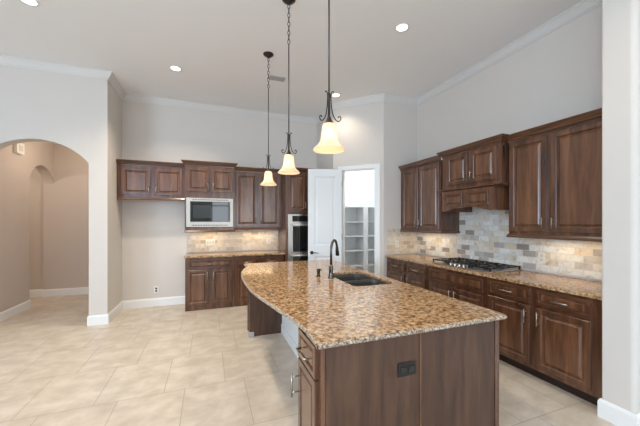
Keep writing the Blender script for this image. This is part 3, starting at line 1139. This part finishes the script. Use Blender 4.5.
recessed(-.44, 4.61, CZ, 'lit recessed light at the far left above the microwave', 130)
recessed(2.01, 2.75, CZ, 'lit recessed light nearest the right-hand cabinets', 42)
recessed(2.03, 4.62, CZ, 'lit recessed light in front of the pantry, beside the nearest pendant rod', 24)
recessed(-1.65, 3.70, CZ, 'recessed light at the top left edge above the arch side', 40)

for x, y in ((-.44, 3.21), (-.44, 1.4), (2.0, .8), (-3.2, .4), (0.6, -1.6)):  # extra spots out of view, added to brighten the room; no fixtures modelled
    d = bpy.data.lights.new('ceiling_spot', 'SPOT')
    d.energy = 75 if -1 < x < 1 and y > 0 else 28
    d.color = (1.0, 0.86, 0.68)
    d.spot_size = math.radians(130)
    d.spot_blend = 0.8
    d.shadow_soft_size = 0.06
    l = bpy.data.objects.new('ceiling_spot', d)
    COL.objects.link(l)
    l.location = (x, y, CZ - .03)

av = thing('ceiling_vent', 'small slotted air vent in the ceiling behind the pendants', 'air vent', (.96, 4.39, CZ))
MB().box(-.12, .12, -.065, .065, -.010, 0).build('frame', VENTM, av, bevel=.003)
for k in range(4):
    MB().box(-.10, .10, -.05 + k * .028, -.036 + k * .028, -.013, -.0095).build('slat', VENTM, av)


def pendant(x, y, label):
    t = thing('pendant_light', label, 'pendant light', (x, y, CZ), 0, 'bell pendants over the island')
    MB().lathe([(.001, 0), (.066, 0), (.066, -.006), (.058, -.016), (.04, -.022), (.034, -.032), (.02, -.036), (.012, -.05), (.001, -.052)], seg=32).build('canopy', BRONZE, t, smooth=True)
    # chain links
    nlink = 9
    zc = -.05
    for k in range(nlink):
        m = MB()
        a = k % 2
        pts = []
        for j in range(13):
            an = 2 * math.pi * j / 12
            lx, lz = .011 * math.cos(an), .026 * math.sin(an)
            pts.append((lx if a == 0 else 0, 0 if a == 0 else lx, zc - .020 - k * .043 + lz))
        m.tube(pts, .0034, 6, cap=False)
        m.build('chain_link', BRONZE, t, smooth=True)
    zr = zc - nlink * .043
    z_top = 2.33 - CZ
    MB().tube([(0, 0, zr), (0, 0, z_top)], .0058, 10).build('rod', GREYNICKEL, t, smooth=True)
    zs = 2.138 - CZ          # top of the shade
    MB().lathe([(.001, z_top + .01), (.012, z_top + .005), (.012, z_top - .012), (.008, z_top - .02), (.008, zs + .05), (.014, zs + .035), (.02, zs + .02), (.03, zs + .004), (.03, zs - .006), (.001, zs - .008)], seg=20).build('socket_holder', BRONZE, t, smooth=True)
    for k in range(3):
        an = math.radians(200 + 120 * k)
        ca, sa = math.cos(an), math.sin(an)
        prof = [(.034, z_top + .012), (.024, z_top + .018), (.014, z_top + .004), (.014, z_top - .04), (.020, zs + .09), (.032, zs + .045), (.050, zs + .016), (.068, zs + .008), (.080, zs + .018), (.080, zs + .034), (.068, zs + .040), (.062, zs + .030)]
        sp = []
        for i in range(len(prof) - 1):
            for j in range(4):
                q = j / 4
                p0, p1, p2, p3 = prof[max(i - 1, 0)], prof[i], prof[i + 1], prof[min(i + 2, len(prof) - 1)]
                f = lambda a, b, c, d: .5 * ((2 * b) + (-a + c) * q + (2 * a - 5 * b + 4 * c - d) * q * q + (-a + 3 * b - 3 * c + d) * q ** 3)
                sp.append((f(p0[0], p1[0], p2[0], p3[0]), f(p0[1], p1[1], p2[1], p3[1])))
        sp.append(prof[-1])
        MB().tube([(r * ca, r * sa, z) for r, z in sp], .0038, 7).build('scroll_arm', BRONZE, t, smooth=True)
    zb = 1.960 - CZ
    hgt = zs - zb
    outp = [(.030, 1.0), (.041, .97), (.046, .88), (.049, .72), (.051, .55), (.056, .41), (.065, .29), (.080, .19), (.096, .11), (.107, .04), (.105, .0)]
    prof = [(r, zb + hgt * q) for r, q in outp] + [(r - .004, zb + hgt * q * .985 + .001) for r, q in outp[::-1]]
    MB().lathe(prof, seg=40).build('lamp_shade', SHADE, t, smooth=True)
    MB().lathe([(.001, -.024), (.012, -.021), (.021, -.010), (.023, .004), (.018, .02), (.012, .035), (.011, .06), (.001, .06)], (0, 0, zb + .085), 20).build('bulb', BULB, t, smooth=True)
    d = bpy.data.lights.new('pendant_lamp', 'POINT')
    d.energy = 0.3
    d.color = (1.0, 0.86, 0.66)
    d.shadow_soft_size = 0.03
    l = bpy.data.objects.new('pendant_lamp', d)
    COL.objects.link(l)
    l.location = (x, y, 1.985)


pendant(.718, 3.80, 'farthest of three bell-shaped glass pendant lights over the island')
pendant(.726, 2.79, 'middle of three bell-shaped glass pendant lights over the island')
pendant(.745, 1.81, 'nearest and largest-looking bell-shaped glass pendant light over the island')

# ------------------------------------------------------------------ under-cabinet lamps
for x, y, sx, sy, p in ((.02, 5.70, .5, .05, 1.4), (.86, 5.72, .6, .05, 1.4), (3.32, 3.85, .05, .6, 1.3), (3.32, 1.85, .05, .6, 1.3)):
    o = area('under_cabinet_lamp', (x, y, 1.30), sx, (x, y, 0), p, (1.0, .74, .42), sy)
    o.rotation_euler = (0, 0, 0)
